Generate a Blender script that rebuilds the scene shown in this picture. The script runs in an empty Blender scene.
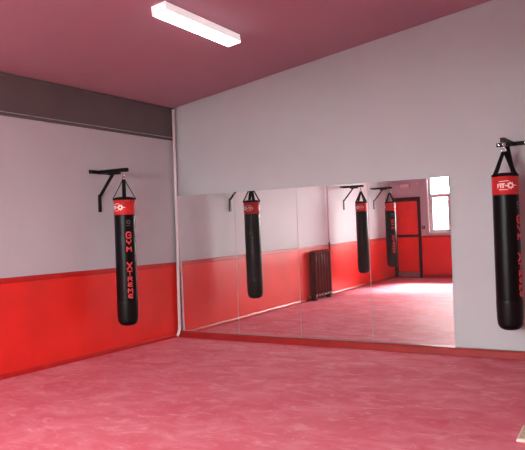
import bpy, bmesh, math, random
from mathutils import Vector, Matrix
random.seed(7)
PI = math.pi
C = bpy.context.scene.collection

# ------------------------------------------------------------------ materials
def new_mat(name):
    m = bpy.data.materials.new(name); m.use_nodes = True
    nt = m.node_tree
    return m, nt, nt.nodes['Principled BSDF'], nt.nodes, nt.links

def simple(name, col, rough=.5, metal=0., spec=.5, var=.06, scale=6., bump=0., bscale=60.):
    m, nt, b, N, L = new_mat(name)
    tc = N.new('ShaderNodeTexCoord')
    nz = N.new('ShaderNodeTexNoise'); nz.inputs['Scale'].default_value = scale; nz.inputs['Detail'].default_value = 4
    L.new(tc.outputs['Object'], nz.inputs['Vector'])
    r = N.new('ShaderNodeValToRGB')
    r.color_ramp.elements[0].position = .3; r.color_ramp.elements[1].position = .7
    r.color_ramp.elements[0].color = tuple(c*(1-var) for c in col) + (1,)
    r.color_ramp.elements[1].color = tuple(min(1, c*(1+var)) for c in col) + (1,)
    L.new(nz.outputs['Fac'], r.inputs['Fac']); L.new(r.outputs['Color'], b.inputs['Base Color'])
    b.inputs['Roughness'].default_value = rough; b.inputs['Metallic'].default_value = metal
    b.inputs['Specular IOR Level'].default_value = spec
    if bump:
        n2 = N.new('ShaderNodeTexNoise'); n2.inputs['Scale'].default_value = bscale; n2.inputs['Detail'].default_value = 3
        L.new(tc.outputs['Object'], n2.inputs['Vector'])
        bp = N.new('ShaderNodeBump'); bp.inputs['Strength'].default_value = bump; bp.inputs['Distance'].default_value = .01
        L.new(n2.outputs['Fac'], bp.inputs['Height']); L.new(bp.outputs['Normal'], b.inputs['Normal'])
    return m

WHITE_DIM = simple('dimmed_wall_paint', (.43, .455, .485), .6, var=.03, scale=1.2, bump=.08, bscale=40)  # wall paint again, shaded darker in colour so the back wall looks less lit
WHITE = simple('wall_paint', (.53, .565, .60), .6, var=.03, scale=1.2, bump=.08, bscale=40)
RED = simple('red_gloss_paint', (.78, .024, .016), .32, var=.10, scale=1.5, bump=.06, bscale=12)
REDTRIM = simple('red_trim_paint', (.50, .012, .010), .35, var=.12, scale=5)
CEIL = simple("ceiling_paint", (.37, .205, .26), .8, var=.05, scale=.8)
BEAM = simple('beam_paint', (.105, .085, .085), .5, var=.08, scale=2)
BLACKMETAL = simple('black_powder_coat', (.006, .005, .006), .4, spec=.15, var=.1)
STEEL = simple('bright_steel', (.6, .58, .58), .25, metal=1)
BLACKVINYL = simple('black_vinyl', (.0035, .003, .0035), .34, spec=.14, var=.15, scale=5, bump=.35, bscale=9)
BASEVINYL = simple('black_base_vinyl', (.006, .005, .006), .38, spec=.14, var=.15, scale=8, bump=.3, bscale=12)
REDVINYL = simple('red_vinyl', (.50, .022, .022), .4, spec=.25, var=.1, scale=8, bump=.2, bscale=14)
WEB = simple('black_webbing', (.005, .0045, .005), .75, spec=.15, var=.1, bump=.3, bscale=180)
PRINTRED = simple('red_print', (.62, .05, .055), .5, var=.05)
PRINTWHITE = simple('white_print', (.85, .75, .75), .5, var=.04)
PRINTGREY = simple('grey_print', (.07, .065, .07), .4, var=.05)
PIPE = simple('white_pipe_paint', (.74, .66, .68), .4, var=.04)
LAMPBODY = simple('white_enamel', (.80, .70, .71), .45, var=.03)
RADIATOR = simple('maroon_radiator_paint', (.14, .008, .008), .45, spec=.1, var=.1)
DOORFRAME = simple('dark_maroon_paint', (.045, .009, .009), .4, spec=.25, var=.1)
DOORRED = simple('bright_red_panel', (.90, .03, .02), .4, var=.06)
KICK = simple('grey_pink_kick', (.42, .26, .25), .5, var=.1)
UPVC = simple('white_window_frame', (.80, .79, .78), .35, var=.02)
PLASTIC = simple('cream_plastic', (.60, .48, .47), .5, var=.03)
DARKPLASTIC = simple('dark_plastic', (.06, .04, .04), .5)
MATTOP = simple('olive_mat_fabric', (.46, .42, .31), .9, var=.25, scale=30, bump=.6, bscale=90)
MATEDGE = simple('pale_mat_edge', (.75, .62, .58), .7, var=.06)
GROUND = simple('grey_paving', (.2, .2, .19), .9, var=.1)

def floor_mat():
    m, nt, b, N, L = new_mat('pink_painted_floor')
    tc = N.new('ShaderNodeTexCoord')
    def noise(sx, sy, rot, scale, detail, rough=.6, dist=0.):
        mp = N.new('ShaderNodeMapping'); mp.inputs['Scale'].default_value = (sx, sy, 1); mp.inputs['Rotation'].default_value = (0, 0, rot)
        L.new(tc.outputs['Object'], mp.inputs['Vector'])
        n = N.new('ShaderNodeTexNoise'); n.inputs['Scale'].default_value = scale; n.inputs['Detail'].default_value = detail
        n.inputs['Roughness'].default_value = rough; n.inputs['Distortion'].default_value = dist
        L.new(mp.outputs['Vector'], n.inputs['Vector']); return n.outputs['Fac']
    def ramp(f, p0, p1, c0, c1):
        r = N.new('ShaderNodeValToRGB'); r.color_ramp.elements[0].position = p0; r.color_ramp.elements[1].position = p1
        r.color_ramp.elements[0].color = c0 + (1,); r.color_ramp.elements[1].color = c1 + (1,)
        L.new(f, r.inputs['Fac']); return r.outputs['Color']
    def mix(a, bcol, f, fac_scale=1.):
        x = N.new('ShaderNodeMix'); x.data_type = 'RGBA'
        mm = N.new('ShaderNodeMath'); mm.operation = 'MULTIPLY'; mm.inputs[1].default_value = fac_scale
        L.new(f, mm.inputs[0]); L.new(mm.outputs[0], x.inputs['Factor'])
        if isinstance(a, tuple): x.inputs['A'].default_value = a + (1,)
        else: L.new(a, x.inputs['A'])
        x.inputs['B'].default_value = bcol + (1,)
        return x.outputs['Result']
    base = ramp(noise(1, 1, 0, .9, 6, .65, .6), .3, .72, (.62, .100, .150), (.69, .172, .222))
    s1 = ramp(noise(1, 1.8, .55, 3.2, 8, .65, .8), .56, .70, (0, 0, 0), (1, 1, 1))
    s2 = ramp(noise(1, 2.2, -.35, 5., 7, .65, .8), .58, .72, (0, 0, 0), (1, 1, 1))
    s3 = ramp(noise(3, 1, .2, 3.0, 7, .7, 1.2), .57, .75, (0, 0, 0), (1, 1, 1))
    d = ramp(noise(1, 1.8, .9, 1.7, 6, .7, .8), .60, .78, (0, 0, 0), (1, 1, 1))
    cl = ramp(noise(1, 1.3, .4, 2.2, 8, .62, .9), .44, .72, (0, 0, 0), (1, 1, 1))
    c = mix(base, (.78, .31, .36), cl, .66)
    c = mix(c, (.82, .40, .42), s1, .6)
    c = mix(c, (.82, .44, .46), s2, .5)
    c = mix(c, (.74, .30, .33), s3, .4)
    c = mix(c, (.55, .05, .085), d, .5)
    L.new(c, b.inputs['Base Color'])
    b.inputs['Roughness'].default_value = .62; b.inputs['Specular IOR Level'].default_value = .08
    return m
SKIRT = simple('deep_red_skirting_paint', (.27, .011, .010), .35, var=.15, scale=4)
FLOOR = floor_mat()

def mirror_mat():
    m, nt, b, N, L = new_mat('silvered_mirror')
    g = N.new('ShaderNodeBsdfGlossy'); g.inputs['Color'].default_value = (.93, .915, .92, 1); g.inputs['Roughness'].default_value = 0
    d = N.new('ShaderNodeBsdfDiffuse'); d.inputs['Color'].default_value = (.6, .55, .55, 1)
    tc = N.new('ShaderNodeTexCoord'); nz = N.new('ShaderNodeTexNoise'); nz.inputs['Scale'].default_value = 2.0; nz.inputs['Detail'].default_value = 5
    L.new(tc.outputs['Object'], nz.inputs['Vector'])
    r = N.new('ShaderNodeMapRange'); r.inputs['To Min'].default_value = .01; r.inputs['To Max'].default_value = .035
    L.new(nz.outputs['Fac'], r.inputs['Value'])
    mx = N.new('ShaderNodeMixShader'); L.new(r.outputs['Result'], mx.inputs['Fac'])
    L.new(g.outputs[0], mx.inputs[1]); L.new(d.outputs[0], mx.inputs[2])
    L.new(mx.outputs[0], N['Material Output'].inputs['Surface'])
    return m
MIRROR = mirror_mat()
MIRROREDGE = simple('polished_glass_edge', (.58, .55, .55), .2, var=.02)

def glass_mat():
    m, nt, b, N, L = new_mat('window_glass')
    t = N.new('ShaderNodeBsdfTransparent'); t.inputs['Color'].default_value = (.95, .96, .95, 1)
    g = N.new('ShaderNodeBsdfGlossy'); g.inputs['Roughness'].default_value = .02
    lw = N.new('ShaderNodeFresnel'); lw.inputs['IOR'].default_value = 1.45
    mx = N.new('ShaderNodeMixShader'); L.new(lw.outputs[0], mx.inputs['Fac'])
    L.new(t.outputs[0], mx.inputs[1]); L.new(g.outputs[0], mx.inputs[2])
    L.new(mx.outputs[0], N['Material Output'].inputs['Surface'])
    return m
GLASS = glass_mat()

def emit_mat(name, col, s):
    m, nt, b, N, L = new_mat(name)
    b.inputs['Base Color'].default_value = (.9, .88, .88, 1)
    tc = N.new('ShaderNodeTexCoord'); nz = N.new('ShaderNodeTexNoise'); nz.inputs['Scale'].default_value = 3
    L.new(tc.outputs['Object'], nz.inputs['Vector'])
    r = N.new('ShaderNodeMapRange'); r.inputs['To Min'].default_value = s*.97; r.inputs['To Max'].default_value = s*1.03
    L.new(nz.outputs['Fac'], r.inputs['Value']); L.new(r.outputs['Result'], b.inputs['Emission Strength'])
    b.inputs['Emission Color'].default_value = col + (1,)
    return m
LAMP_STRENGTH = 9.0
OPAL = emit_mat('glowing_opal_side', (1, .93, .93), .45)
DIFFUSER = emit_mat('lit_diffuser', (1, .96, .95), LAMP_STRENGTH)

# ------------------------------------------------------------------ mesh helpers
def box(bm, a, b, mi=0):
    x0, y0, z0 = a; x1, y1, z1 = b
    v = [bm.verts.new(p) for p in ((x0,y0,z0),(x1,y0,z0),(x1,y1,z0),(x0,y1,z0),(x0,y0,z1),(x1,y0,z1),(x1,y1,z1),(x0,y1,z1))]
    for f in ((3,2,1,0),(4,5,6,7),(0,1,5,4),(1,2,6,5),(2,3,7,6),(3,0,4,7)):
        bm.faces.new([v[i] for i in f]).material_index = mi
    return v

def tube(bm, pts, r, n=12, closed=False, mi=0):
    pts = [Vector(p) for p in pts]; k = len(pts); rings = []
    up = None
    for i, p in enumerate(pts):
        if closed: t = pts[(i+1) % k] - pts[i-1]
        else: t = pts[min(i+1, k-1)] - pts[max(i-1, 0)]
        t.normalize()
        if up is None:
            up = t.orthogonal().normalized()
        up = (up - t*up.dot(t)).normalized(); s = t.cross(up)
        rings.append([bm.verts.new(p + r*(math.cos(2*PI*j/n)*up + math.sin(2*PI*j/n)*s)) for j in range(n)])
    m = k if closed else k-1
    for i in range(m):
        a, b = rings[i], rings[(i+1) % k]
        for j in range(n):
            f = bm.faces.new((a[j], a[(j+1) % n], b[(j+1) % n], b[j])); f.material_index = mi; f.smooth = True
    if not closed:
        bm.faces.new(list(reversed(rings[0]))).material_index = mi; bm.faces.new(rings[-1]).material_index = mi

def lathe(bm, prof, n=48, mi=0, close=True):
    rings = []
    for r, z in prof:
        rings.append([bm.verts.new((r*math.cos(2*PI*j/n), r*math.sin(2*PI*j/n), z)) for j in range(n)])
    for a, b in zip(rings, rings[1:]):
        for j in range(n):
            f = bm.faces.new((a[j], a[(j+1) % n], b[(j+1) % n], b[j])); f.smooth = True; f.material_index = mi
    if close:
        bm.faces.new(list(reversed(rings[0]))); bm.faces.new(rings[-1])

def bar(bm, p, q, w, h, side):
    """square bar from p to q; w along `side`, h across"""
    p, q = Vector(p), Vector(q); t = (q-p).normalized(); s = Vector(side).normalized(); u = t.cross(s).normalized()
    vs = []
    for c in (p, q):
        for a, b in ((-1,-1),(1,-1),(1,1),(-1,1)):
            vs.append(bm.verts.new(c + s*a*w/2 + u*b*h/2))
    for f in ((3,2,1,0),(4,5,6,7),(0,1,5,4),(1,2,6,5),(2,3,7,6),(3,0,4,7)):
        bm.faces.new([vs[i] for i in f])

def obj(name, bm, mats, parent=None, loc=(0,0,0), bevel=0., seg=2):
    bmesh.ops.recalc_face_normals(bm, faces=bm.faces[:])
    me = bpy.data.meshes.new(name); bm.to_mesh(me); bm.free()
    if not isinstance(mats, (list, tuple)): mats = [mats]
    for m in mats: me.materials.append(m)
    o = bpy.data.objects.new(name, me); C.objects.link(o)
    o.location = loc
    if parent: o.parent = parent
    if bevel:
        b = o.modifiers.new('bevel', 'BEVEL'); b.width = bevel; b.segments = seg; b.limit_method = 'ANGLE'
    return o

def struct(name, bm, mats, parent=None, **k):
    o = obj(name, bm, mats, parent, **k)
    if not parent: o['kind'] = 'structure'
    return o

def tag(o, label, cat, group=None):
    o['label'] = label; o['category'] = cat
    if group: o['group'] = group
    return o

def thing(name, label, cat, loc=(0,0,0), rz=0, group=None):
    o = bpy.data.objects.new(name, None); C.objects.link(o); o.empty_display_size = .1
    o.location = loc; o.rotation_euler = (0, 0, rz)
    return tag(o, label, cat, group)

def copy_tree(o, parent=None):
    c = o.copy(); C.objects.link(c)
    if parent: c.parent = parent
    for ch in list(o.children): copy_tree(ch, c)
    return c

B = bmesh.new

# ------------------------------------------------------------------ the room
RW, RD = 8.7, 10.283           # width (x) and depth (towards -y)
H0, SL = 3.6965, .1399         # ceiling height at left wall, slope rising to the right
DADO = 1.2
YB = .02                       # face of the mirror wall
def hz(x): return H0 + SL*x

bm = B(); box(bm, (-.2, -RD-.25, -.15), (RW+.2, .2, 0)); struct('floor', bm, FLOOR)
bm = B()
v = [bm.verts.new(p) for p in ((-.2,-RD-.25,hz(-.2)),(RW+.2,-RD-.25,hz(RW+.2)),(RW+.2,.2,hz(RW+.2)),(-.2,.2,hz(-.2)))]
w = [bm.verts.new(q.co + Vector((0,0,.15))) for q in v]
bm.faces.new(v[::-1]); bm.faces.new(w)
for i in range(4): bm.faces.new((v[i], v[(i+1) % 4], w[(i+1) % 4], w[i]))
struct('ceiling', bm, CEIL)

bm = B()
box(bm, (-.2, -RD-.2, 0), (0, .2, DADO), 1); box(bm, (-.2, -RD-.2, DADO), (0, .2, hz(-.2)+.1), 0)
struct('wall_left', bm, [WHITE, RED])

def gable(bm, y0, y1, x0, x1, z0, mi=0):
    a = [(x0, z0), (x1, z0), (x1, hz(x1)+.05), (x0, hz(x0)+.05)]
    f = [bm.verts.new((x, y0, z)) for x, z in a]; g = [bm.verts.new((x, y1, z)) for x, z in a]
    for q in (f, g): bm.faces.new(q).material_index = mi
    for i in range(4): bm.faces.new((f[i], f[(i+1) % 4], g[(i+1) % 4], g[i])).material_index = mi

bm = B(); gable(bm, YB, .2, 0, RW, 0); struct('wall_back', bm, WHITE_DIM)
bm = B()
box(bm, (RW, -RD-.2, 0), (RW+.2, .2, DADO), 1); box(bm, (RW, -RD-.2, DADO), (RW+.2, .2, hz(RW)+.05), 0)
struct('wall_right', bm, [WHITE, RED])

# rear wall with a doorway and three window openings
WZ0, WZ1 = 1.27, 2.98
WINS = [(1.05, 2.85), (3.75, 5.55)]
DX0, DX1, DZ1 = .03, .80, 2.29
bm = B(); y0, y1 = -RD-.25, -RD
def rw(x0, x1, z0, z1):
    if z0 < DADO < z1:
        box(bm, (x0,y0,z0), (x1,y1,DADO), 1); box(bm, (x0,y0,DADO), (x1,y1,z1), 0)
    else: box(bm, (x0,y0,z0), (x1,y1,z1), 1 if z1 <= DADO else 0)
rw(0, DX0, 0, DZ1); rw(DX1, RW, 0, WZ0)
xs = [DX1] + [e for w_ in WINS for e in w_] + [RW]
for i in range(0, len(xs), 2): rw(xs[i], xs[i+1], WZ0, DZ1); rw(xs[i], xs[i+1], DZ1, WZ1)
rw(0, DX1, DZ1, WZ1)
gable(bm, y0, y1, 0, RW, WZ1)
struct('wall_rear', bm, [WHITE, RED])

# trim: dado rails, skirting, steel beam casing along the left eaves
def rail(name, a, b, mat, bev=.006): 
    bm = B(); box(bm, a, b); return struct(name, bm, mat, bevel=bev)
rail('trim_1', (0, -RD, DADO-.062), (.022, YB, DADO+.004), REDTRIM)
rail('trim_2', (DX1+.06, -RD, DADO-.062), (RW, -RD+.022, DADO+.004), REDTRIM)
rail('trim_3', (RW-.022, -RD, DADO-.062), (RW, 0, DADO+.004), REDTRIM)
def skirt(name, along, p0, p1, s, mat=RED, prof=((0,0),(.028,0),(.028,.082),(.012,.102),(0,.102))):
    """skirting with a chamfered top; s = direction into the room"""
    bm = B()
    ends = []
    for p in (p0, p1):
        ring = []
        for d, z in prof:
            ring.append(bm.verts.new((p[0]+s[0]*d, p[1]+s[1]*d, z)))
        ends.append(ring)
    n = len(prof)
    for i in range(n): bm.faces.new((ends[0][i], ends[0][(i+1) % n], ends[1][(i+1) % n], ends[1][i]))
    bm.faces.new(ends[0]); bm.faces.new(ends[1])
    return struct(name, bm, mat)
skirt('baseboard_left', 'y', (0,-RD), (0,0), (1,0), REDTRIM, [(0,0),(.020,0),(.020,.036),(.007,.058),(0,.060)])
skirt('baseboard_rear', 'x', (DX1+.06,-RD), (RW,-RD), (0,1), REDTRIM)
skirt('baseboard_right', 'y', (RW,-RD), (RW,0), (-1,0), REDTRIM)
bm = B(); box(bm, (.028, -.06, 0), (RW, YB, .085)); box(bm, (.028, -.056, .085), (RW, YB, .1))
struct('baseboard_back', bm, SKIRT, bevel=.006)
bm = B()
box(bm, (0, -RD, 3.224), (.026, YB, 3.655)); box(bm, (0, -RD, 3.17), (.036, YB, 3.207)); box(bm, (0, -RD, 3.655), (.034, YB, hz(0)))
struct('trim_4', bm, BEAM, bevel=.004)

# windows
for i, (x0, x1) in enumerate(WINS):
    yf = -RD-.17
    r = bpy.data.objects.new('window_%d' % (i+1), None); C.objects.link(r); r.location = (x0, yf, WZ0); r['kind'] = 'structure'
    Wd, Hh = x1-x0, WZ1-WZ0; tr = 2.35-WZ0
    t, ml = .055, .03
    xc = [t] + [v for k in (1, 2) for v in (Wd*k/3-ml, Wd*k/3+ml)] + [Wd-t]
    bm = B()
    for a, b in [((0,0),(t,Hh)), ((Wd-t,0),(Wd,Hh)), ((t,0),(Wd-t,t)), ((t,Hh-t),(Wd-t,Hh)), ((t,tr-.035),(Wd-t,tr+.035))] + \
                [((xc[k],z0_),(xc[k+1],z1_)) for k in (1, 3) for z0_, z1_ in ((t,tr-.035),(tr+.035,Hh-t))]:
        box(bm, (a[0], -.05, a[1]), (b[0], .03, b[1]))
    struct('window_frame', bm, UPVC, r)
    for k in (0, 2, 4):
        px0, px1 = xc[k], xc[k+1]; q = .045
        bm = B()      # opening sash of the lower light
        for a, b in (((px0,t),(px0+q,tr-.035)), ((px1-q,t),(px1,tr-.035)), ((px0+q,t),(px1-q,t+q)), ((px0+q,tr-.035-q),(px1-q,tr-.035))):
            box(bm, (a[0], -.03, a[1]), (b[0], .045, b[1]))
        sash = struct('sash', bm, UPVC, r)
        bm = B(); box(bm, (px0+q, -.004, t+q), (px1-q, .004, tr-.035-q)); struct('pane', bm, GLASS, sash)
        bm = B(); box(bm, (px1-q+.012, .045, .45), (px1-.012, .06, .57)); struct('catch', bm, DARKPLASTIC, sash)
        bm = B(); box(bm, (px0, -.004, tr+.035), (px1, .004, Hh-t)); struct('pane', bm, GLASS, r)
    bm = B(); box(bm, (0, .04, -.002), (Wd, .19, .022)); struct('window_sill', bm, UPVC, r, bevel=.005)

# door in the rear wall, dark frame, two bright red panels
dr = bpy.data.objects.new('door_1', None); C.objects.link(dr); dr.location = (DX0, -RD, 0); dr['kind'] = 'structure'
Wd = DX1-DX0
bm = B()
for a, b in (((-.02,0),(.05,DZ1+.03)), ((Wd-.05,0),(Wd+.03,DZ1+.03)), ((.05,DZ1-.06),(Wd-.05,DZ1+.03))):
    box(bm, (max(a[0],-.02), -.12, a[1]), (b[0], .03, b[1]))
struct('door_frame', bm, DOORFRAME, dr, bevel=.004)
bm = B(); box(bm, (.05, -.09, 0), (Wd-.05, -.04, DZ1-.06)); struct('door_leaf', bm, DOORFRAME, dr)
for z0, z1 in ((.17, 1.165), (1.245, DZ1-.085)):
    bm = B(); box(bm, (.07, -.042, z0), (Wd-.075, -.022, z1)); struct('door_panel', bm, DOORRED, dr, bevel=.006)
bm = B(); box(bm, (.06, -.041, .02), (Wd-.06, -.03, .16)); struct('kick_plate', bm, KICK, dr)
bm = B(); box(bm, (Wd-.075, -.041, 1.17), (Wd-.055, -.02, 1.24)); tube(bm, [(Wd-.065,-.02,1.205),(Wd-.065,.02,1.205),(Wd-.16,.02,1.205)], .009)
struct('door_handle', bm, DARKPLASTIC, dr)

# ground outside
bm = B(); box(bm, (-20, -40, -.3), (30, -RD-.3, -.2)); struct('ground', bm, GROUND)

# ------------------------------------------------------------------ mirrors
MX = [.0848, 1.1774, 2.2536, 3.3539, 4.4668]; MB, MT = .101, 2.271
def my(x, z): return .0062*(x-2) - .0076*(z-1) - .007
MLAB = ['tall frameless wall mirror panel nearest the left corner and its white pipe',
        'tall frameless wall mirror panel second from the left corner pipe, with dark radiator',
        'tall frameless wall mirror panel third from the left corner, reflecting the middle hanging bag',
        'tall frameless wall mirror panel at the right end, reflecting the red door and bright window']
for i in range(4):
    x0, x1 = MX[i]+.0015, MX[i+1]-.0015
    cx = (x0+x1)/2; bm = B(); bv = .0028
    def P(x, z, d): return (x-cx, my(x, z)+d, z-MB)
    f = [bm.verts.new(P(*q)) for q in ((x0+bv,MB+bv,0),(x1-bv,MB+bv,0),(x1-bv,MT-bv,0),(x0+bv,MT-bv,0))]
    g = [bm.verts.new(P(*q)) for q in ((x0,MB,.003),(x1,MB,.003),(x1,MT,.003),(x0,MT,.003))]
    h = [bm.verts.new(P(*q)) for q in ((x0,MB,.005),(x1,MB,.005),(x1,MT,.005),(x0,MT,.005))]
    bm.faces.new(f).material_index = 0
    for a, b in ((f,g),(g,h)):
        for j in range(4): bm.faces.new((a[j], a[(j+1) % 4], b[(j+1) % 4], b[j])).material_index = 1
    bm.faces.new(h[::-1]).material_index = 1
    o = obj('wall_mirror', bm, [MIRROR, MIRROREDGE], loc=(cx, 0, MB))
    tag(o, MLAB[i], 'mirror', 'mirror panels along the back wall')

# ------------------------------------------------------------------ pipes
bm = B()
tube(bm, [(.062,-.036,hz(0)-.03),(.062,-.036,2.4),(.062,-.036,DADO+.12),(.063,-.04,DADO+.06),(.066,-.05,DADO),(.066,-.052,DADO-.1),(.066,-.058,.6),(.066,-.058,.2),(.066,-.064,.125),(.06,-.085,.06),(.055,-.11,.03)], .0235, 16)
p = obj('heating_pipe', bm, PIPE)
tag(p, 'white vertical pipe running up the left corner beside the mirror', 'pipe')

# ------------------------------------------------------------------ lettering
def stroke(bm, pts, w, r, th0, z0, h=.0022):
    """ribbon of width w through 2-D points, wrapped round a cylinder"""
    dense = []
    for a, b in zip(pts, pts[1:]):
        n = max(1, int(math.hypot(b[0]-a[0], b[1]-a[1])/.012))
        for k in range(n): dense.append((a[0]+(b[0]-a[0])*k/n, a[1]+(b[1]-a[1])*k/n))
    dense.append(pts[-1])
    L_, R_ = [], []; n = len(dense)
    for i, (x, y) in enumerate(dense):
        a = dense[max(i-1,0)]; b = dense[min(i+1,n-1)]
        tx, ty = b[0]-a[0], b[1]-a[1]; l = math.hypot(tx, ty) or 1; tx /= l; ty /= l
        e = w/2 if i == 0 else (-w/2 if i == n-1 else 0)
        x -= tx*e; y -= ty*e
        for lst, s in ((L_, 1), (R_, -1)):
            u, v_ = x - ty*s*w/2, y + tx*s*w/2
            q = []
            for hh in (0, h):
                t = th0 + u/r; q.append(bm.verts.new(((r+hh)*math.cos(t), (r+hh)*math.sin(t), z0+v_)))
            lst.append(q)
    for i in range(n-1):
        bm.faces.new((L_[i][1], R_[i][1], R_[i+1][1], L_[i+1][1]))
        bm.faces.new((L_[i][0], L_[i][1], L_[i+1][1], L_[i+1][0])); bm.faces.new((R_[i][0], R_[i+1][0], R_[i+1][1], R_[i][1]))
    for i in (0, n-1): bm.faces.new((L_[i][0], R_[i][0], R_[i][1], L_[i][1]))

GL = {  # strokes on a unit box, x -.5..+.5, y -.5..+.5
 'G': [[(.45,.32),(.3,.5),(-.3,.5),(-.5,.3),(-.5,-.3),(-.3,-.5),(.3,-.5),(.5,-.32),(.5,-.02),(.08,-.02)]],
 'Y': [[(-.5,.5),(-.5,.1),(-.32,-.08),(.32,-.08),(.5,.1),(.5,.5)], [(0,-.08),(0,-.5)]],
 'M': [[(-.5,-.5),(-.5,.5),(0,-.1),(.5,.5),(.5,-.5)]],
 'X': [[(-.5,.5),(.5,-.5)], [(.5,.5),(-.5,-.5)]],
 'T': [[(-.5,.46),(.5,.46)], [(0,.46),(0,-.5)]],
 'R': [[(-.45,-.5),(-.45,.46),(.3,.46),(.46,.3),(.46,.12),(.3,0),(-.45,0)], [(.05,0),(.48,-.5)]],
 'E': [[(.46,.42),(-.25,.42),(-.46,.22),(-.46,-.22),(-.25,-.42),(.46,-.42)], [(-.46,0),(.36,0)]],
 'F': [[(-.4,-.5),(-.4,.44),(.5,.44)], [(-.4,0),(.35,0)]],
 'I': [[(0,-.5),(0,.5)]],
 '-': [[(-.5,0),(.5,0)]],
}
def letter(bm, ch, cu, cv, w, h, sw, r, th0, z0):
    for st in GL[ch]: stroke(bm, [(cu+x*w, cv+y*h) for x, y in st], sw, r, th0, z0)

def gear(bm, cu, cv, ri, ro, rt, r, th0, z0, teeth=8, h=.0022):
    n = teeth*6; inn, out = [], []
    for k in range(n):
        a = 2*PI*k/n; R_ = rt if k % 6 in (0,1,2) else ro
        for lst, q in ((inn, ri), (out, R_)):
            u, v_ = cu+q*math.cos(a), cv+q*math.sin(a); t = th0+u/r
            lst.append([bm.verts.new(((r+hh)*math.cos(t), (r+hh)*math.sin(t), z0+v_)) for hh in (0, h)])
    for k in range(n):
        j = (k+1) % n
        bm.faces.new((inn[k][1], inn[j][1], out[j][1], out[k][1]))
        bm.faces.new((out[k][0], out[k][1], out[j][1], out[j][0])); bm.faces.new((inn[k][0], inn[j][0], inn[j][1], inn[k][1]))

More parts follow.
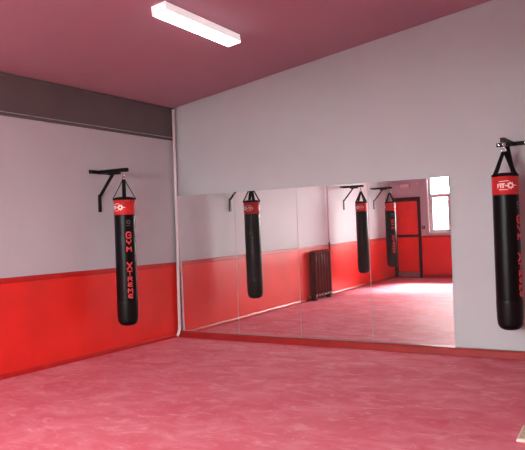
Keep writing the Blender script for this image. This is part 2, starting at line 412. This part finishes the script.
# ------------------------------------------------------------------ heavy bag (base at z = 0 of its own frame)
BR, BH = .1435, 1.75
TXT, RING = math.radians(-29.5), math.radians(-70.6)
def make_bag(label, loc, rz):
    t = thing('punching_bag', label, 'punching bag', loc, rz, 'hanging punching bags')
    bm = B()
    prof = [(.03,0),(.075,.006),(.108,.022),(.128,.05),(.136,.085),(.139,.13),(.1405,.2),(BR-.001,.3),(BR,.4)]
    z = .5
    while z < BH-.25: prof.append((BR, z)); z += .1
    prof += [(BR,BH-.22),(BR,BH-.03),(BR-.004,BH-.01),(BR-.014,BH+.004),(.09,BH+.012),(.03,BH+.016)]
    lathe(bm, prof, 64); obj('bag_body', bm, BLACKVINYL, t)
    bm = B(); lathe(bm, [(.1415,.065),(.1415,.13),(.1428,.2),(.1450,.30),(.1452,.335),(.1435,.34)], 64, close=False)
    # reinforced foot: follows the body 2 mm proud
    for vv in bm.verts:
        rr = math.hypot(vv.co.x, vv.co.y)
        if vv.co.z < .07: s = .1345/rr; vv.co.x *= s; vv.co.y *= s
    obj('foot_panel', bm, BASEVINYL, t)
    bm = B(); lathe(bm, [(BR-.001,BH-.236),(BR+.0025,BH-.231),(BR+.0025,BH-.032),(BR-.001,BH-.028)], 64, close=False)
    obj('top_band', bm, REDVINYL, t)
    bm = B(); lathe(bm, [(BR-.001,BH-.03),(BR+.004,BH-.026),(BR+.004,BH-.008),(BR-.006,BH)], 64, close=False)
    obj('rim', bm, WEB, t)
    # printing, once on each side
    for half in (0, PI):
        cell = [('G',1.0,.512),('Y',.80,.606),('M',.92,.700),('X',1.10,.930),('T',.86,1.027),('R',.84,1.106),('E',.84,1.184),('M',.86,1.262),('E',.84,1.338)]
        for word in (cell[:3], cell[3:]):
            bm = B()
            for ch, s, d in word:
                h_ = (.078 if s > .95 else .064)*s; w_ = .064 if s > .95 else (.060 if ch != 'T' else .056)
                letter(bm, ch, 0, 0, w_, h_, .0178 if s > .95 else .0152, BR+.0004, TXT+half, BH-d)
            obj('lettering', bm, PRINTRED, t)
        bm = B(); r_ = BR+.0028; zc = BH-.135
        gear(bm, 0, 0, .017, .031, .040, r_, RING+half, zc)
        lu = -.094
        for ch, du, w_ in (('F',-.036,.024),('I',-.010,.012),('T',.014,.026),('-',.046,.018)):
            letter(bm, ch, lu+du, 0, w_, .042, .0095, r_, RING+half, zc)
        stroke(bm, [(-.12,.046),(-.02,.052)], .006, r_, RING+half, zc)
        stroke(bm, [(-.12,-.042),(-.03,-.046)], .006, r_, RING+half, zc)
        stroke(bm, [(.044,0),(.066,0)], .008, r_, RING+half, zc)
        obj('logo', bm, PRINTWHITE, t)
        bm = B(); gear(bm, 0, 0, .014, .026, .033, BR+.0004, TXT+half, BH-.335, 8, .0014)
        stroke(bm, [(-.03,-.05),(.03,-.05)], .008, BR+.0004, TXT+half, BH-.335, .0014)
        obj('emblem', bm, PRINTGREY, t)
    # four webbing straps up to a steel ring, then a swivel and links
    apex = BH+.255
    for k in range(4):
        a = math.radians(-47+90*k); d = Vector((math.cos(a), math.sin(a), 0)); s = Vector((-math.sin(a), math.cos(a), 0))
        bm = B(); pts = [(BR+.006,BH-.032,.027),(BR+.006,BH,.027),(BR-.010,BH+.022,.027),(.026,apex-.03,.024),(.012,apex,.022)]
        rows = []
        for r_, z_, hw in pts:
            rows.append([bm.verts.new(d*r_ + s*hw*q + Vector((0,0,z_)) + d*o_) for q in (-1,1) for o_ in (-.0055,.0055)])
        for a_, b_ in zip(rows, rows[1:]):
            for i_, j_ in ((0,1),(1,3),(3,2),(2,0)): bm.faces.new((a_[i_], a_[j_], b_[j_], b_[i_]))
        bm.faces.new([rows[0][i] for i in (0,1,3,2)]); bm.faces.new([rows[-1][i] for i in (0,1,3,2)])
        obj('strap', bm, WEB, t)
    bm = B(); tube(bm, [(.024*math.cos(2*PI*i/20), 0, apex+.012+.024*math.sin(2*PI*i/20)) for i in range(20)], .006, 8, True)
    obj('ring', bm, STEEL, t)
    bm = B(); tube(bm, [(0, .016*math.cos(2*PI*i/20), apex+.052+.028*math.sin(2*PI*i/20)) for i in range(20)], .0056, 8, True)
    obj('link', bm, STEEL, t)
    bm = B(); tube(bm, [(.015*math.cos(2*PI*i/20), 0, apex+.092+.024*math.sin(2*PI*i/20)) for i in range(20)], .0056, 8, True)
    obj('swivel', bm, STEEL, t)
    return t

# bracket, in its own frame: wall is the plane x = 0, arm along +x, origin at the wall below the arm
def make_bracket(label, loc, rz):
    t = thing('bag_bracket', label, 'wall bracket', loc, rz, 'steel punching bag brackets')
    bm = B(); box(bm, (0, -.183, .535), (.012, .183, .586)); obj('wall_bar', bm, BLACKMETAL, t, bevel=.002)
    bm = B(); box(bm, (.01, -.026, .532), (.545, .026, .585)); obj('arm', bm, BLACKMETAL, t, bevel=.003)
    bm = B(); bar(bm, (.29, 0, .535), (.02, 0, .225), .045, .022, (0,1,0)); obj('strut', bm, BLACKMETAL, t)
    bm = B(); bar(bm, (.20, 0, .520), (.40, 0, .520), .045, .026, (0,1,0)); obj('gusset', bm, BLACKMETAL, t)
    bm = B(); box(bm, (0, -.026, 0), (.016, .026, .245)); obj('foot_plate', bm, BLACKMETAL, t, bevel=.002)
    for y_, z_ in ((-.155, .56), (.155, .56), (0, .04), (0, .13)):
        bm = B(); tube(bm, [(.011 if y_ else .015, y_, z_), (.022 if y_ else .026, y_, z_)], .011, 6); obj('bolt', bm, STEEL if y_ else BLACKMETAL, t)
    bm = B(); tube(bm, [(.47+.014*math.cos(2*PI*i/16), 0, .522+.018*math.sin(2*PI*i/16)) for i in range(16)], .004, 8, True)
    obj('eyelet', bm, STEEL, t)
    return t

ZB = .4303
BX = .4706
bag1 = make_bag('black punching bag with red top band on the left wall, nearest the corner pipe', (BX, -1.6733, ZB), 0)
brk1 = make_bracket('black steel bracket on the left wall nearest the corner, holding the foremost left bag', (0, -1.6733, 2.005), 0)
for y_, rz, lab, blab in ((-6.7751, -6, 'black punching bag seen only in the mirror, just right of the reflected radiator', 'black steel bracket seen in the mirror, over the bag right of the radiator'),
                          (-8.7891, 77.5, 'black punching bag with red lettering seen in the mirror beside the red door', 'black steel bracket seen in the mirror, nearest the red door')):
    b = copy_tree(bag1); b.location = (BX, y_, ZB); b.rotation_euler = (0, 0, math.radians(rz)); tag(b, lab, 'punching bag')
    k = copy_tree(brk1); k.location = (0, y_, 2.005); tag(k, blab, 'wall bracket')
b = copy_tree(bag1); b.scale = (1.03, 1.03, 1.03); b.location = (5.246, YB-BX, .420); b.rotation_euler = (0, 0, math.radians(14))
tag(b, 'large black punching bag on the mirror wall, at the right of the mirror', 'punching bag')
k = copy_tree(brk1); k.location = (5.246, YB, 2.055); k.rotation_euler = (0, 0, -PI/2)
tag(k, 'black steel bracket on the mirror wall, right of the mirror, holding the right-hand bag', 'wall bracket')

# ------------------------------------------------------------------ ceiling batten light
p0, p1 = Vector((2.450, -3.205, 0)), Vector((2.405, -1.753, 0))
c = (p0+p1)/2; ang = math.atan2(p1.y-p0.y, p1.x-p0.x) - PI/2; Ln = (p1-p0).length
t = thing('ceiling_light', 'long white fluorescent batten light glowing on the dark pink ceiling', 'ceiling light', (c.x, c.y, hz(c.x)), ang, 'ceiling batten lights')
t.rotation_mode = 'XYZ'; t.rotation_euler = (0, -math.atan(SL), ang)
W2 = .093
bm = B(); box(bm, (-W2, -Ln/2+.012, -.09), (W2, Ln/2-.012, .0)); obj('housing', bm, OPAL, t, bevel=.006)
bm = B(); box(bm, (-W2+.008, -Ln/2+.015, -.106), (W2-.008, Ln/2-.015, -.09)); obj('diffuser', bm, DIFFUSER, t, bevel=.006)
for s in (-1, 1):
    bm = B(); box(bm, (-W2-.002, min(s*(Ln/2-.012), s*Ln/2), -.105), (W2+.002, max(s*(Ln/2-.012), s*Ln/2), 0)); obj('end_cap', bm, OPAL, t, bevel=.003)
# unseen copies of the batten, added out of view as fill light
for x_, y_, lab in ((2.48, -7.0, 'unseen batten light added as fill over the bags near the red door'), (6.3, -7.0, 'unseen batten light added as fill above the camera')):
    q = copy_tree(t); q.location = (x_, y_, hz(x_)); q['label'] = lab

# ------------------------------------------------------------------ radiator and its pipe (seen in the mirror)
t = thing('column_radiator', 'dark maroon column radiator against the red dado, seen in the mirror', 'radiator', (.10, -5.12, 0))
N_ = 6; pitch = .145
for k in range(N_):
    yc = (k-(N_-1)/2)*pitch; bm = B()
    for xo in (-.05, .05):
        tube(bm, [(xo, yc, .14), (xo*1.05, yc, .3), (xo*1.05, yc, .85), (xo, yc, 1.03)], .036, 12)
    tube(bm, [(-.065, yc, 1.04), (0, yc, 1.065), (.065, yc, 1.04)], .044, 12)
    tube(bm, [(-.065, yc, .13), (0, yc, .11), (.065, yc, .13)], .044, 12)
    obj('column', bm, RADIATOR, t)
for z_ in (.12, 1.05):
    bm = B(); tube(bm, [(0, -N_*pitch/2+.02, z_), (0, N_*pitch/2-.02, z_)], .028, 10); obj('header', bm, RADIATOR, t)
for yc in (-.3625, .3625):
    bm = B(); box(bm, (-.06, yc-.03, 0), (.06, yc+.03, .1)); obj('leg', bm, RADIATOR, t)
bm = B(); tube(bm, [(.05,-5.75,3.1),(.05,-5.75,DADO+.05)], .02, 12)
o = obj('heating_pipe', bm, PIPE); 
bm = B(); tube(bm, [(.05,-5.75,DADO+.05),(.05,-5.75,0)], .0205, 12)
tube(bm, [(.05,-5.75,.09),(.075,-5.70,.09),(.09,-5.60,.095),(.095,-5.51,.10)], .0195, 12)
obj('painted_lower_pipe', bm, RADIATOR, o)
tag(o, 'thin pale pipe rising from the end of the radiator, seen in the mirror', 'pipe')

# ------------------------------------------------------------------ small things on the rear wall (seen in the mirror)
t = thing('emergency_light', 'small pale oblong emergency light on the wall above the red door', 'emergency light', (.40, -RD, 2.655))
bm = B(); box(bm, (-.155, -.003, -.07), (.155, .04, .07)); obj('backplate', bm, PLASTIC, t, bevel=.01)
bm = B(); box(bm, (-.125, .04, -.045), (.125, .065, .045)); obj('lens', bm, LAMPBODY, t, bevel=.012)
bm = B(); lathe(bm, [(.03,0),(.03,.015),(.02,.03),(.006,.034)], 20)
o = obj('sensor', bm, UPVC, loc=(.78, -RD, 2.70)); o.rotation_euler = (-PI/2, 0, 0)
tag(o, 'tiny white round sensor on the wall up right of the emergency light', 'sensor')
t = thing('light_switch', 'small dark light switch between the red door and the window', 'light switch', (.90, -RD, 1.44))
bm = B(); box(bm, (-.045, 0, -.045), (.045, .014, .045)); obj('plate', bm, DARKPLASTIC, t, bevel=.004)
bm = B(); box(bm, (-.014, .014, -.02), (.014, .022, .02)); obj('rocker', bm, PLASTIC, t, bevel=.002)

# ------------------------------------------------------------------ mat at the bottom right
t = thing('floor_mat', 'beige green mat with a pale edge lying at the bottom right corner', 'mat', (6.105, -3.027, 0), math.radians(3))
bm = B(); box(bm, (-.29, -.20, 0), (.29, .20, .022)); obj('edging', bm, MATEDGE, t, bevel=.008)
bm = B(); box(bm, (-.278, -.188, .016), (.278, .188, .030)); obj('pad', bm, MATTOP, t, bevel=.006)

# ------------------------------------------------------------------ daylight
w = bpy.data.worlds.new('daylight'); bpy.context.scene.world = w; w.use_nodes = True
nt = w.node_tree; bg = nt.nodes['Background']
SKY = 150.0
bg.inputs['Color'].default_value = (1.0, .975, .97, 1)
# overcast sky: the zenith three times as bright as the horizon
tc = nt.nodes.new('ShaderNodeTexCoord'); sx = nt.nodes.new('ShaderNodeSeparateXYZ'); mr = nt.nodes.new('ShaderNodeMapRange')
nt.links.new(tc.outputs['Generated'], sx.inputs[0]); nt.links.new(sx.outputs['Z'], mr.inputs['Value'])
mr.inputs['To Min'].default_value = SKY/3; mr.inputs['To Max'].default_value = SKY
nt.links.new(mr.outputs['Result'], bg.inputs['Strength'])
for i, (x0, x1) in enumerate(WINS):
    l = bpy.data.lights.new('window_portal', 'AREA'); l.shape = 'RECTANGLE'; l.size = x1-x0; l.size_y = WZ1-WZ0
    l.cycles.is_portal = True
    o = bpy.data.objects.new('window_portal', l); C.objects.link(o)
    o.location = ((x0+x1)/2, -RD-.24, (WZ0+WZ1)/2); o.rotation_euler = (PI/2, 0, 0)   # emits towards +y

sl = bpy.data.lights.new('hazy_sun', 'SUN'); sl.energy = 48; sl.angle = math.radians(14); sl.color = (1, .97, .94)
so = bpy.data.objects.new('hazy_sun', sl); C.objects.link(so); so.location = (6, -20, 12)
so.rotation_euler = Vector((-.18, 1, -.82)).to_track_quat('-Z', 'Y').to_euler()

# ------------------------------------------------------------------ camera
yaw, pitch, roll, f = -.5494, .0079, -.0346, 674.3286
fw = Vector((math.sin(yaw)*math.cos(pitch), math.cos(yaw)*math.cos(pitch), math.sin(pitch)))
r0 = Vector((math.cos(yaw), -math.sin(yaw), 0)); u0 = r0.cross(fw)
r2 = math.cos(roll)*r0 + math.sin(roll)*u0; u2 = -math.sin(roll)*r0 + math.cos(roll)*u0
cd = bpy.data.cameras.new('camera'); cam = bpy.data.objects.new('camera', cd); C.objects.link(cam)
M = Matrix((r2, u2, -fw)).transposed().to_4x4(); M.translation = Vector((6.9121, -8.5844, 1.6697))
cam.matrix_world = M
cd.sensor_fit = 'HORIZONTAL'; cd.sensor_width = 36; cd.lens = f*36/525; cd.clip_start = .05
sc = bpy.context.scene; sc.camera = cam
vs = sc.view_settings
sc.display_settings.display_device = 'sRGB'
vs.view_transform = 'Standard'; vs.look = 'None'; vs.gamma = 1; vs.use_curve_mapping = False; vs.exposure = .36
